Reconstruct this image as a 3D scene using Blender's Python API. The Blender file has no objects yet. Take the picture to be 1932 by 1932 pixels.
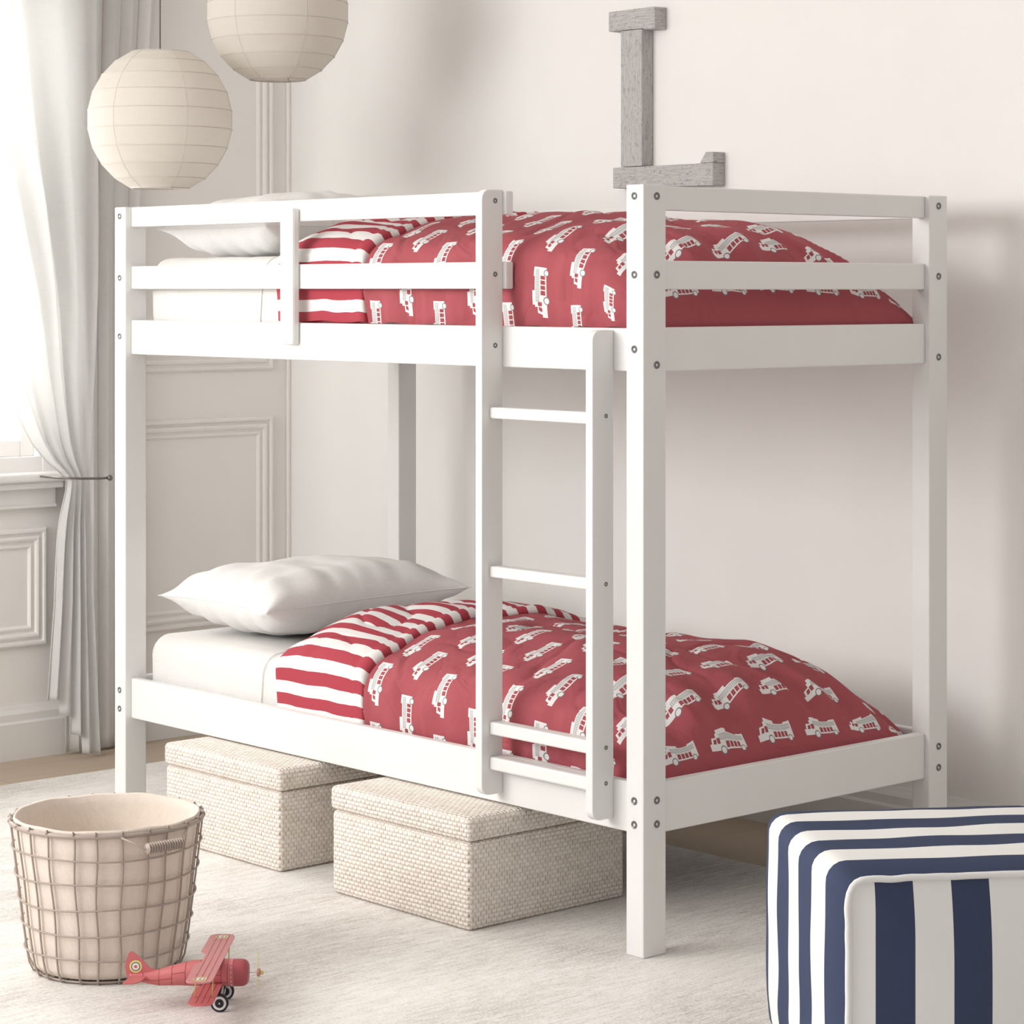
import bpy, bmesh, math, random
from math import sin, cos, pi, radians, sqrt, floor, exp
from mathutils import Vector, Matrix, noise
random.seed(7)
S = bpy.context.scene
COL = S.collection

# ------------------------------------------------------------------ camera, world, lights, exposure
cam_d = bpy.data.cameras.new('camera'); cam = bpy.data.objects.new('camera', cam_d); COL.objects.link(cam)
cam_d.sensor_width = 36.0; cam_d.lens = 4730.55/1932*36.0; cam_d.shift_y = -(966-546.54)/1932
cam_d.clip_start = 0.05; cam_d.clip_end = 60
YAW = .7306
cam.location = (-3.5722, -3.5896, 1.3507); cam.rotation_euler = (pi/2, 0, -YAW)
S.camera = cam
S.view_settings.view_transform = 'Standard'; S.view_settings.look = 'None'
S.view_settings.gamma = 1; S.view_settings.use_curve_mapping = False
S.view_settings.exposure = 0.04

w = bpy.data.worlds.new('daylight'); S.world = w; w.use_nodes = True
bgn = w.node_tree.nodes['Background']; bgn.inputs[0].default_value = (1.0, .988, .978, 1); bgn.inputs[1].default_value = 0.47
# the sky beyond the window side (+y) is brighter than the rest
_wt = w.node_tree; _tc = _wt.nodes.new('ShaderNodeTexCoord'); _sp = _wt.nodes.new('ShaderNodeSeparateXYZ'); _mr = _wt.nodes.new('ShaderNodeMapRange')
_mr.inputs['From Min'].default_value = .2; _mr.inputs['From Max'].default_value = .5; _mr.inputs['To Min'].default_value = .56; _mr.inputs['To Max'].default_value = 1.6
_wt.links.new(_tc.outputs['Generated'], _sp.inputs[0]); _wt.links.new(_sp.outputs[1], _mr.inputs['Value']); _wt.links.new(_mr.outputs[0], bgn.inputs[1])

def area(name, loc, target, sx, sy, power, col=(1, .98, .95), spread=180):
    d = bpy.data.lights.new(name, 'AREA'); d.shape = 'RECTANGLE'; d.size = sx; d.size_y = sy
    d.energy = power; d.color = col; d.spread = radians(spread)
    o = bpy.data.objects.new(name, d); COL.objects.link(o); o.location = loc
    o.rotation_euler = (Vector(target)-Vector(loc)).to_track_quat('-Z', 'Y').to_euler()
    return o
area('added_key_side', (-3.0, 1.9, 2.2), (0.3, 1.0, 1.2), 2.4, 1.4, 39)  # added key lamp for left-hand daylight, brightens the upper rails; no window there
area('added_key_front', (-4.2, 1.45, 1.95), (1.2, -.5, 1.75), 2.3, 1.3, 50, (1, .985, .97), 130)  # broad lamp added to lift the back wall's right part; no window modelled
area('window_daylight_behind_curtain', (.6, 4.0, 1.6), (.6, 2.5, 1.6), 3.4, 3.6, 330)

# ------------------------------------------------------------------ node helpers
class NT:
    def __init__(s, name, rough=.5, base=(.8, .8, .8), spec=.3):
        s.m = bpy.data.materials.new(name); s.m.use_nodes = True; s.t = s.m.node_tree
        s.b = s.t.nodes['Principled BSDF']; s.out = s.t.nodes['Material Output']
        s.b.inputs['Roughness'].default_value = rough
        s.b.inputs['Base Color'].default_value = (*base, 1)
        s.b.inputs['Specular IOR Level'].default_value = spec
    def n(s, t, **k):
        x = s.t.nodes.new(t)
        for a, v in k.items(): setattr(x, a, v)
        return x
    def put(s, sock, v):
        if isinstance(v, bpy.types.NodeSocket): s.t.links.new(v, sock)
        elif v is not None: sock.default_value = v
    def M(s, op, a, b=None, c=None):
        x = s.n('ShaderNodeMath', operation=op); s.put(x.inputs[0], a)
        if b is not None: s.put(x.inputs[1], b)
        if c is not None: s.put(x.inputs[2], c)
        return x.outputs[0]
    def coord(s, kind='Object'):
        return s.n('ShaderNodeTexCoord').outputs[kind]
    def sep(s, v):
        x = s.n('ShaderNodeSeparateXYZ'); s.put(x.inputs[0], v); return x.outputs
    def mapping(s, v, scale=(1, 1, 1), rot=(0, 0, 0)):
        x = s.n('ShaderNodeMapping'); s.put(x.inputs[0], v); x.inputs['Scale'].default_value = scale; x.inputs['Rotation'].default_value = rot
        return x.outputs[0]
    def noise(s, v, scale, detail=4, rough=.55):
        x = s.n('ShaderNodeTexNoise'); s.put(x.inputs['Vector'], v); x.inputs['Scale'].default_value = scale
        x.inputs['Detail'].default_value = detail; x.inputs['Roughness'].default_value = rough
        return x.outputs[0]
    def ramp(s, f, stops):
        x = s.n('ShaderNodeValToRGB'); s.put(x.inputs[0], f); e = x.color_ramp.elements
        while len(e) < len(stops): e.new(.5)
        for q, (p, c) in zip(e, stops): q.position = p; q.color = (*c, 1)
        return x.outputs[0]
    def mix(s, f, a, b):
        x = s.n('ShaderNodeMix', data_type='RGBA'); s.put(x.inputs[0], f)
        s.put(x.inputs[6], (*a, 1) if isinstance(a, tuple) else a); s.put(x.inputs[7], (*b, 1) if isinstance(b, tuple) else b)
        return x.outputs[2]
    def color(s, c): s.put(s.b.inputs['Base Color'], c)
    def bump(s, h, strength=.3, dist=.002):
        x = s.n('ShaderNodeBump'); s.put(x.inputs['Height'], h); x.inputs['Strength'].default_value = strength
        x.inputs['Distance'].default_value = dist; s.t.links.new(x.outputs[0], s.b.inputs['Normal'])

def plain(name, base, rough=.5, spec=.3, metal=0, bump=None):
    k = NT(name, rough, base, spec); k.b.inputs['Metallic'].default_value = metal
    nz = k.noise(k.coord(), 6, 3)
    k.color(k.mix(nz, tuple(c*.975 for c in base), tuple(min(1, c*1.02) for c in base)))
    if bump: k.bump(k.noise(k.coord(), bump[0], 4), bump[1], bump[2])
    return k.m

MAT = {}
MAT['white_paint'] = plain('white_painted_wood', (.82, .82, .805), .38, .35)
MAT['wall'] = plain('warm_white_wall_paint', (.90, .87, .845), .75, .2, bump=(120, .05, .001))
MAT['wall_back'] = plain('soft_white_wall_paint', (.88, .862, .84), .75, .2, bump=(120, .05, .001))
MAT['trim'] = plain('white_trim_paint', (.85, .835, .815), .5, .3)
MAT['bolt'] = plain('grey_steel_bolt', (.22, .22, .215), .42, .5, .75)
MAT['tie'] = plain('dark_nickel', (.20, .185, .17), .35, .5, .8)
MAT['wire'] = plain('taupe_wire', (.42, .355, .31), .5, .35, .15)
MAT['cord'] = plain('dark_cord', (.14, .12, .10), .6)

def fabric(name, base, fine=700, strength=.25, rough=.9, lin=.9, wr=0):
    k = NT(name, rough, base, .15); co = k.coord()
    a = k.noise(k.mapping(co, (1, .12, 1)), fine, 2); b = k.noise(k.mapping(co, (.12, 1, .12)), fine, 2)
    wv = k.M('ADD', a, b)
    k.color(k.mix(k.M('MULTIPLY', wv, .5), tuple(c*lin for c in base), tuple(min(1, c*(2-lin)) for c in base)))
    if wr:
        big = k.noise(co, 9, 5); wv = k.M('ADD', wv, k.M('MULTIPLY', big, wr))
    k.bump(wv, strength, .0015)
    return k.m
MAT['sheet'] = fabric('white_cotton_sheet', (.78, .77, .75), 300, .35, wr=3)
MAT['pillow'] = fabric('white_pillow_cotton', (.83, .825, .81), 260, .2, wr=4)
MAT['liner'] = fabric('natural_linen_liner', (.79, .695, .615), 420, .5, lin=.86)

def curtain_mat(name, base, trans):
    k = NT(name, .9, base, .1); co = k.coord()
    f = k.M('ADD', k.noise(k.mapping(co, (1, 1, .06)), 420, 2), k.noise(k.mapping(co, (.05, .05, 1)), 420, 2))
    c = k.mix(k.M('MULTIPLY', f, .5), tuple(x*.93 for x in base), tuple(min(1, x*1.05) for x in base)); k.color(c)
    k.bump(f, .12, .001)
    tr = k.n('ShaderNodeBsdfTranslucent'); k.put(tr.inputs[0], c)
    mx = k.n('ShaderNodeMixShader'); mx.inputs[0].default_value = trans
    k.t.links.new(k.b.outputs[0], mx.inputs[1]); k.t.links.new(tr.outputs[0], mx.inputs[2]); k.t.links.new(mx.outputs[0], k.out.inputs[0])
    return k.m
MAT['sheer'] = curtain_mat('white_linen_curtain', (.86, .86, .85), .42)
MAT['linen'] = curtain_mat('greige_linen_curtain', (.88, .86, .84), .25)
MAT['paper'] = curtain_mat('cream_rice_paper', (.85, .81, .755), .40)
MAT['rib'] = plain('lantern_rib', (.62, .57, .52), .7)

def glass_mat():
    k = NT('window_glass', .03, (.95, .97, .97)); t = k.n('ShaderNodeBsdfTransparent'); mx = k.n('ShaderNodeMixShader')
    mx.inputs[0].default_value = .07; k.t.links.new(t.outputs[0], mx.inputs[1]); k.t.links.new(k.b.outputs[0], mx.inputs[2]); k.t.links.new(mx.outputs[0], k.out.inputs[0])
    return k.m
MAT['glass'] = glass_mat()

def floor_mat():
    k = NT('pale_oak_boards', .55, (.6, .5, .4), .3); co = k.coord()
    br = k.n('ShaderNodeTexBrick'); k.put(br.inputs['Vector'], co); br.inputs['Scale'].default_value = 1
    br.inputs['Brick Width'].default_value = 1.6; br.inputs['Row Height'].default_value = .14; br.inputs['Mortar Size'].default_value = .0012
    br.inputs['Color1'].default_value = (.47, .375, .285, 1); br.inputs['Color2'].default_value = (.40, .315, .235, 1); br.inputs['Mortar'].default_value = (.24, .18, .13, 1)
    g = k.noise(k.mapping(co, (1.5, 22, 1)), 4, 6)
    k.color(k.mix(k.M('MULTIPLY', g, .55), br.outputs[0], (.58, .49, .40)))
    k.bump(g, .1, .001); return k.m
MAT['floor'] = floor_mat()

def rug_mat():
    k = NT('heathered_wool_rug', .95, (.7, .7, .7), .1); co = k.coord()
    st = k.noise(k.mapping(co, (3.2, 22, 1)), 3, 6, .72)     # streaks along x
    st2 = k.noise(k.mapping(co, (9, 55, 1)), 3, 5, .7)
    fine = k.noise(k.mapping(co, (48, 130, 1)), 2.6, 3, .7)
    big = k.noise(k.mapping(co, (1.0, 2.2, 1)), 1.6, 3)
    v = k.M('ADD', k.M('ADD', k.M('MULTIPLY', st, .30), k.M('MULTIPLY', fine, .42)), k.M('ADD', k.M('MULTIPLY', big, .28), k.M('MULTIPLY', st2, .3)))
    c = k.ramp(v, [(.48, (.40, .37, .35)), (.57, (.63, .595, .565)), (.65, (.82, .79, .755)), (.73, (.92, .90, .87))])
    k.color(c); k.bump(v, .7, .005); return k.m
MAT['rug'] = rug_mat()

def wood_grey():
    k = NT('distressed_grey_wood', .8, (.4, .4, .4), .2); co = k.coord('UV')
    g = k.noise(k.mapping(co, (4, 40, 1)), 6, 8, .7); p = k.noise(k.mapping(co, (22, 50, 1)), 2.5, 5, .75)
    c = k.ramp(g, [(.3, (.43, .415, .405)), (.5, (.52, .505, .495)), (.7, (.60, .585, .575))])
    c2 = k.mix(k.ramp(p, [(.0, (.9, .9, .9)), (.385, (.8, .8, .8)), (.43, (0, 0, 0))]), c, (.24, .23, .225))
    cr = k.noise(k.mapping(co, (3, 90, 1)), 3, 3, .5)
    c3 = k.mix(k.ramp(k.M('ABSOLUTE', k.M('SUBTRACT', cr, .5)), [(.0, (.8, .8, .8)), (.008, (.35, .35, .35)), (.02, (0, 0, 0))]), c2, (.20, .19, .185))
    k.color(c3); k.bump(k.M('ADD', g, p), .5, .0015); return k.m
MAT['letter'] = wood_grey()

def wicker():
    k = NT('whitewashed_woven_rattan', .7, (.8, .75, .7), .25); co = k.coord('UV')
    wob = k.noise(co, 30, 2); wv = k.n('ShaderNodeVectorMath', operation='SCALE')
    sub = k.n('ShaderNodeVectorMath', operation='SUBTRACT'); nz = k.n('ShaderNodeTexNoise'); k.put(nz.inputs['Vector'], co); nz.inputs['Scale'].default_value = 28
    k.t.links.new(nz.outputs['Color'], sub.inputs[0]); sub.inputs[1].default_value = (.5, .5, .5)
    k.t.links.new(sub.outputs[0], wv.inputs[0]); wv.inputs['Scale'].default_value = .0035
    ad = k.n('ShaderNodeVectorMath', operation='ADD'); k.put(ad.inputs[0], co); k.t.links.new(wv.outputs[0], ad.inputs[1])
    s_ = k.sep(ad.outputs[0]); CW, RH = .0148, .0094
    rv = k.M('DIVIDE', s_[1], RH); row = k.M('FLOOR', rv); fv = k.M('FRACT', rv)
    ru = k.M('ADD', k.M('DIVIDE', s_[0], CW), k.M('MULTIPLY', row, .5)); fu = k.M('FRACT', ru)
    hump = k.M('SINE', k.M('MULTIPLY', fv, pi)); dome = k.M('POWER', k.M('SINE', k.M('MULTIPLY', fu, pi)), .35)
    wn = k.n('ShaderNodeTexWhiteNoise', noise_dimensions='2D'); cb = k.n('ShaderNodeCombineXYZ')
    k.put(cb.inputs[0], k.M('FLOOR', ru)); k.put(cb.inputs[1], row); k.put(wn.inputs['Vector'], cb.outputs[0])
    rnd = wn.outputs['Value']
    base = k.mix(rnd, (.94, .88, .825), (.84, .765, .70))
    slot = k.M('MULTIPLY', k.M('LESS_THAN', fu, .13), k.M('GREATER_THAN', hump, .45))
    dk = k.ramp(rnd, [(0, (.62, .52, .38)), (.55, (.48, .39, .25)), (1, (.24, .18, .10))])
    c = k.mix(k.M('MULTIPLY', slot, .85), base, dk)
    c = k.mix(k.M('MULTIPLY', k.M('LESS_THAN', hump, .28), .45), c, (.66, .57, .48))
    k.color(c)
    k.bump(k.M('MULTIPLY', dome, hump), .75, .004)
    return k.m
MAT['wicker'] = wicker()

def truck_mat():
    k = NT('red_fire_truck_print', .85, (.5, .1, .12), .15)
    sp = k.sep(k.coord('UV'))
    PU, PV = .150, .114
    rv = k.M('DIVIDE', k.M('ADD', sp[1], .103), PV); row = k.M('FLOOR', rv)
    off = k.M('MULTIPLY', k.M('FLOORED_MODULO', row, 2.0), .5)
    ru = k.M('ADD', k.M('DIVIDE', sp[0], PU), off)
    X = k.M('MULTIPLY', k.M('SUBTRACT', k.M('FRACT', ru), .5), -PU*900)   # mm, + is the cab end
    Y = k.M('MULTIPLY', k.M('SUBTRACT', k.M('FRACT', rv), .5), PV*900)
    def box(x0, x1, y0, y1, skew=0):
        xx = k.M('ADD', X, k.M('MULTIPLY', Y, skew)) if skew else X
        a = k.M('LESS_THAN', k.M('ABSOLUTE', k.M('SUBTRACT', xx, (x0+x1)/2)), (x1-x0)/2)
        b = k.M('LESS_THAN', k.M('ABSOLUTE', k.M('SUBTRACT', Y, (y0+y1)/2)), (y1-y0)/2)
        return k.M('MULTIPLY', a, b)
    def disc(cx, cy, r):
        d = k.M('SQRT', k.M('ADD', k.M('POWER', k.M('ABSOLUTE', k.M('SUBTRACT', X, cx)), 2.0), k.M('POWER', k.M('ABSOLUTE', k.M('SUBTRACT', Y, cy)), 2.0)))
        return k.M('LESS_THAN', d, r)
    def mx(*a):
        r = a[0]
        for q in a[1:]: r = k.M('MAXIMUM', r, q)
        return r
    white = mx(box(-48, 30, -14, 16), box(26, 44, -14, 9, .25), box(30, 50, -14, -2), box(-2, 26, 14, 22), box(-48, -30, 12, 19))
    red = mx(box(-32, -25, -11, 0), box(-23, -15, -11, 0), box(-13, -5, -11, 0), box(-3, 6, -11, 0), box(20, 28, -2, 8), box(31, 39, -2, 6, .35))
    hatch = k.M('MULTIPLY', box(-44, 20, 5, 12.5), k.M('GREATER_THAN', k.M('FRACT', k.M('DIVIDE', X, 3.2)), .42))
    rail = mx(box(-44, 20, 4, 5.2), box(-44, 20, 12.4, 13.6), box(-34, 10, 1.6, 2.4))
    whl = mx(disc(16, -14, 8), disc(-38, -14, 6.5)); tyre = k.M('SUBTRACT', whl, mx(disc(16, -14, 6), disc(-38, -14, 4.8)))
    base = k.mix(k.noise(k.coord(), 5, 3), (.375, .088, .104), (.415, .10, .117))
    c = k.mix(mx(white, whl), base, (.82, .80, .79))
    c = k.mix(k.M('MULTIPLY', red, k.M('SUBTRACT', 1.0, whl)), c, (.37, .085, .102))
    c = k.mix(k.M('MULTIPLY', mx(hatch, rail), .75), c, (.30, .29, .31))
    c = k.mix(tyre, c, (.20, .19, .21))
    nz = k.n('ShaderNodeTexNoise'); k.put(nz.inputs['Vector'], k.coord()); nz.inputs['Scale'].default_value = 7; nz.inputs['Detail'].default_value = 3; nz.inputs['Distortion'].default_value = .8
    rg = k.M('ABSOLUTE', k.M('SUBTRACT', nz.outputs[0], .5))
    k.color(c); k.bump(k.M('ADD', k.M('POWER', rg, .6), nz.outputs[0]), .38, .018)
    return k.m
MAT['truck'] = truck_mat()

def stripe_mat(name, period, c1, c2, axis=0, phase=0., wob=0., rough=.85):
    k = NT(name, rough, c1, .15); sp = k.sep(k.coord('UV'))
    u = k.M('ADD', k.M('DIVIDE', sp[axis], period), phase)
    if wob: u = k.M('ADD', u, k.M('MULTIPLY', k.M('SUBTRACT', k.noise(k.coord(), 14, 2), .5), wob))
    c = k.mix(k.M('LESS_THAN', k.M('FRACT', u), .5), c2, c1)
    k.color(c)
    k.bump(k.noise(k.coord(), 500, 2), .12, .001); return k.m
MAT['red_stripe'] = stripe_mat('red_and_white_stripe_cotton', .0560, (.42, .062, .085), (.80, .785, .77), 0, .1, .10)
MAT['navy_band'] = stripe_mat('navy_and_white_band', .150, (.052, .068, .125), (.86, .86, .84), 1, .0)
MAT['navy_front'] = stripe_mat('navy_and_white_panel', .128, (.052, .068, .125), (.86, .86, .84), 0, .49)
MAT['white_cloth'] = fabric('white_canvas_piping', (.86, .86, .84), 500, .15)

# ------------------------------------------------------------------ mesh helpers
def link_bm(name, bm, mat, parent=None, smooth=False, loc=None):
    me = bpy.data.meshes.new(name); bm.normal_update(); bm.to_mesh(me); bm.free()
    for m in (mat if isinstance(mat, (list, tuple)) else [mat]): me.materials.append(m)
    if smooth:
        for p in me.polygons: p.use_smooth = True
    o = bpy.data.objects.new(name, me); COL.objects.link(o)
    if parent: o.parent = parent
    if loc: o.location = loc
    return o
def tag(o, label=None, cat=None, group=None, kind=None):
    if label: o['label'] = label
    if cat: o['category'] = cat
    if group: o['group'] = group
    if kind: o['kind'] = kind
    return o
def empty(name, loc, label, cat, group=None, rz=0):
    o = bpy.data.objects.new(name, None); COL.objects.link(o); o.location = loc; o.rotation_euler = (0, 0, rz); o.empty_display_size = .05
    return tag(o, label, cat, group)
def struct(name, bm, mat, smooth=False, parent=None):
    o = link_bm(name, bm, mat, parent, smooth)
    if not parent: o['kind'] = 'structure'
    return o
def add_box(bm, x0, x1, y0, y1, z0, z1, bev=0, seg=2, mi=0, rot=None, org=None):
    t = bmesh.new(); r = bmesh.ops.create_cube(t, size=1)
    for v in t.verts:
        v.co = Vector(((x0+x1)/2+v.co.x*(x1-x0), (y0+y1)/2+v.co.y*(y1-y0), (z0+z1)/2+v.co.z*(z1-z0)))
    if bev: bmesh.ops.bevel(t, geom=t.edges[:], offset=bev, segments=seg, profile=.5, affect='EDGES')
    if rot is not None:
        for v in t.verts: v.co = rot @ (v.co-Vector(org)) + Vector(org)
    merge(bm, t, mi)
def merge(bm, t, mi=0):
    vm = {v: bm.verts.new(v.co) for v in t.verts}
    for f in t.faces:
        try: nf = bm.faces.new([vm[v] for v in f.verts]); nf.material_index = mi; nf.smooth = f.smooth
        except ValueError: pass
    t.free()
def add_tube(bm, pts, r, n=8, closed=False, caps=True, mi=0):
    pts = [Vector(p) for p in pts]; N = len(pts); rings = []
    up = None
    for i, p in enumerate(pts):
        if closed: d = (pts[(i+1) % N]-pts[i-1])
        else: d = pts[min(i+1, N-1)]-pts[max(i-1, 0)]
        d.normalize()
        if up is None: up = Vector((0, 0, 1)) if abs(d.z) < .9 else Vector((1, 0, 0))
        a = d.cross(up); a.normalize(); b = a.cross(d); b.normalize(); up = b
        rr = r[i] if isinstance(r, (list, tuple)) else r
        rings.append([bm.verts.new(p+(a*cos(2*pi*j/n)+b*sin(2*pi*j/n))*rr) for j in range(n)])
    for i in range(N if closed else N-1):
        A, B = rings[i], rings[(i+1) % N]
        for j in range(n):
            f = bm.faces.new((A[j], A[(j+1) % n], B[(j+1) % n], B[j])); f.smooth = True; f.material_index = mi
    if not closed and caps:
        f = bm.faces.new(rings[0][::-1]); f.material_index = mi
        f = bm.faces.new(rings[-1]); f.material_index = mi
def add_lathe(bm, prof, n=32, mi=0, M=Matrix.Identity(4), closed_ends=True, wave=None):
    rings = []
    for (r, z) in prof:
        rings.append([bm.verts.new(M @ Vector((r*cos(2*pi*j/n), r*sin(2*pi*j/n), z))) for j in range(n)])
    for i in range(len(rings)-1):
        for j in range(n):
            f = bm.faces.new((rings[i][j], rings[i][(j+1) % n], rings[i+1][(j+1) % n], rings[i+1][j])); f.smooth = True; f.material_index = mi
    if closed_ends:
        f = bm.faces.new(rings[0][::-1]); f.material_index = mi; f = bm.faces.new(rings[-1]); f.material_index = mi
def grid_mesh(bm, P, uv=None, mi=0, closed_u=False, closed_v=False):
    # P[i][j] vectors; uv[i][j]
    uvl = bm.loops.layers.uv.verify() if uv else None
    V = [[bm.verts.new(p) for p in row] for row in P]
    nu, nv = len(V), len(V[0])
    for i in range(nu if closed_u else nu-1):
        for j in range(nv if closed_v else nv-1):
            ids = [(i, j), (i+1, j), (i+1, j+1), (i, j+1)]
            f = bm.faces.new([V[a % nu][b % nv] for a, b in ids]); f.smooth = True; f.material_index = mi
            if uv:
                for l, (a, b) in zip(f.loops, ids): l[uvl].uv = uv[min(a, len(uv)-1)][min(b, len(uv[0])-1)]
def box_uv(bm, ox=0, oy=0):
    uvl = bm.loops.layers.uv.verify()
    for f in bm.faces:
        n = f.normal; ax = max(range(3), key=lambda i: abs(n[i]))
        for l in f.loops:
            c = l.vert.co
            l[uvl].uv = ((c.y, c.z) if ax == 0 else (c.x, c.z) if ax == 1 else (c.y, c.x))
def sm(a, b, x):
    t = max(0, min(1, (x-a)/(b-a))); return t*t*(3-2*t)
def lerp(a, b, t): return a+(b-a)*t
def interp(T, x):
    if x <= T[0][0]: return T[0][1]
    for (a, p), (b, q) in zip(T, T[1:]):
        if x <= b: return p+(q-p)*(x-a)/(b-a)
    return T[-1][1]

# ------------------------------------------------------------------ the room
YW, XW = 2.767, 1.179
FZ = -.006
bm = bmesh.new(); add_box(bm, -4.4, 1.4, -4.4, 3.0, FZ-.1, FZ); struct('floor', bm, MAT['floor'])
bm = bmesh.new(); add_box(bm, -4.4, 1.4, -4.4, 3.0, 2.72, 2.82); struct('ceiling', bm, MAT['trim'])
bm = bmesh.new(); add_box(bm, XW, XW+.12, -4.4, YW, FZ, 2.72); struct('wall_back', bm, MAT['wall_back'])
WX0, WX1, WZ0, WZ1 = -.95, .275, .865, 2.3
bm = bmesh.new()
add_box(bm, -4.4, WX0, YW, YW+.16, FZ, 2.72); add_box(bm, WX1, XW+.12, YW, YW+.16, FZ, 2.72)
add_box(bm, WX0, WX1, YW, YW+.16, FZ, WZ0); add_box(bm, WX0, WX1, YW, YW+.16, WZ1, 2.72)
struct('wall_left', bm, MAT['wall'])
# baseboards with a stepped cap
def baseboard(name, along, p0, p1, at):
    bm = bmesh.new()
    prof = [(0, FZ), (.018, FZ), (.018, .098), (.014, .105), (.014, .125), (.008, .138), (.005, .147), (0, .147)]
    pts = []
    for q in (p0, p1):
        pts.append([bm.verts.new((q, at-d, z) if along == 'x' else (at-d, q, z)) for d, z in prof])
    for j in range(len(prof)-1): bm.faces.new((pts[0][j], pts[1][j], pts[1][j+1], pts[0][j+1]))
    bm.faces.new(pts[0]); bm.faces.new(pts[1][::-1])
    bmesh.ops.recalc_face_normals(bm, faces=bm.faces[:])
    return struct(name, bm, MAT['trim'])
baseboard('baseboard_left', 'x', -4.2, XW, YW)
baseboard('baseboard_back', 'y', -4.2, YW-.018, XW)
def moulding(name, x0, x1, z0, z1):
    prof = [(0, 0), (.002, .010), (.007, .014), (.013, .014), (.017, .006), (.022, .005), (.025, .011), (.031, .013), (.037, .011), (.040, .004), (.046, .003), (.049, .007), (.054, .008), (.058, .005), (.061, 0)]
    bm = bmesh.new(); rings = []
    for d, h in prof:
        rings.append([bm.verts.new((x, YW-h, z)) for x, z in ((x0+d, z0+d), (x1-d, z0+d), (x1-d, z1-d), (x0+d, z1-d))])
    for a, b in zip(rings, rings[1:]):
        for j in range(4): bm.faces.new((a[j], a[(j+1) % 4], b[(j+1) % 4], b[j]))
    bmesh.ops.recalc_face_normals(bm, faces=bm.faces[:])
    struct(name, bm, MAT['wall'])
moulding('trim_1', .42, 1.1128, .317, .957)
moulding('trim_2', .42, 1.1128, 1.100, 2.45)
moulding('trim_3', -.95, .296, .316, .660)
moulding('trim_4', -2.6, -1.15, .317, .957)
bm = bmesh.new(); add_box(bm, XW-.012, XW, YW-.012, YW, .147, 2.72, .003); struct('trim_5', bm, MAT['wall'])

# window: frame, sashes, muntins, sill, apron, pane
win = bpy.data.objects.new('window_1', None); COL.objects.link(win); win.location = (-.34, YW, WZ0); win['kind'] = 'structure'
def wchild(name, bm, m):
    o = link_bm(name, bm, m, win); o.matrix_parent_inverse = Matrix.Translation((.34, -YW, -WZ0)); return o
bm = bmesh.new()
for (a, b, c_, d) in ((WX0, WX0+.05, WZ0, WZ1), (WX1-.045, WX1, WZ0, WZ1), (WX0+.05, WX1-.045, WZ0, WZ0+.048), (WX0+.05, WX1-.045, WZ1-.05, WZ1), (WX0+.05, WX1-.045, 1.56, 1.61), (-.36, -.33, WZ0+.048, WZ1-.05)):
    add_box(bm, a, b, YW+.03, YW+.075, c_, d, .003)
add_box(bm, WX1, WX1+.065, YW-.016, YW-.001, WZ0-.045, WZ1+.07, .004); add_box(bm, WX0-.065, WX0, YW-.016, YW-.001, WZ0-.045, WZ1+.07, .004)
add_box(bm, WX0, WX1, YW-.016, YW-.001, WZ1, WZ1+.07, .004)
wchild('window_frame', bm, MAT['trim'])
bm = bmesh.new(); add_box(bm, WX0-.1, WX1+.07, YW-.062, YW+.03, .795, .823, .009, 3); add_box(bm, WX0-.08, WX1+.055, YW-.045, YW-.001, .775, .795, .004); add_box(bm, WX0-.0, WX1, YW-.014, YW+.03, .823, .866)
wchild('window_sill', bm, MAT['trim'])
bm = bmesh.new(); add_box(bm, WX0-.07, WX1+.045, YW-.018, YW-.001, .722, .775, .003); add_box(bm, WX0-.07, WX1+.045, YW-.024, YW-.001, .718, .728, .003)
wchild('window_apron', bm, MAT['trim'])
bm = bmesh.new(); add_box(bm, WX0+.045, WX1-.04, YW+.05, YW+.054, WZ0+.045, WZ1-.045); wchild('window_pane', bm, MAT['glass'])

# rug
bm = bmesh.new(); add_box(bm, -2.5, .787, -2.2, 2.43, FZ+.0004, 0, .0025)
tag(link_bm('rug', bm, MAT['rug']), 'large pale grey heathered area rug lying under the bunk bed', 'rug')

# ------------------------------------------------------------------ bunk bed
W_, L_, PX, PY = .975, 1.942, .065, .050
HB = 1.564
bed = empty('bunk_bed', (W_/2, L_/2, 0), 'white wooden bunk bed with guard rails and a ladder on its long side', 'bed')
BI = Matrix.Translation((-W_/2, -L_/2, 0))
def bpart(name, bm, mat, parent=None, smooth=False):
    o = link_bm(name, bm, mat, parent or bed, smooth)
    if parent is None: o.matrix_parent_inverse = BI
    return o
def bbox(name, x0, x1, y0, y1, z0, z1, bev=.003, parent=None):
    bm = bmesh.new(); add_box(bm, x0, x1, y0, y1, z0, z1, bev, 2); return bpart(name, bm, MAT['white_paint'], parent)
bolt_me = None
def bolt(parent, x, y, z, axis, r=.0078):
    """steel cross-dowel head set flush in the wood; axis = outward normal '-x' or '-y'"""
    global bolt_me
    if bolt_me is None:
        b = bmesh.new()
        add_lathe(b, [(.0068, -.003), (.0068, .0014), (.0058, .0018), (.0052, .0006), (.0028, .0006), (.0026, -.0012), (.0004, -.0012)], 20)
        o = link_bm('bolt', b, MAT['bolt']); bolt_me = o.data; bpy.data.objects.remove(o)
    o = bpy.data.objects.new('bolt', bolt_me); COL.objects.link(o); o.parent = parent
    o.location = (x, y, z); o.rotation_euler = (0, -pi/2, 0) if axis == '-x' else (pi/2, 0, 0)
    o.scale = (r/.0068,)*3
    o['label'] = 'round grey steel bolt head'
    return o
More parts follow.
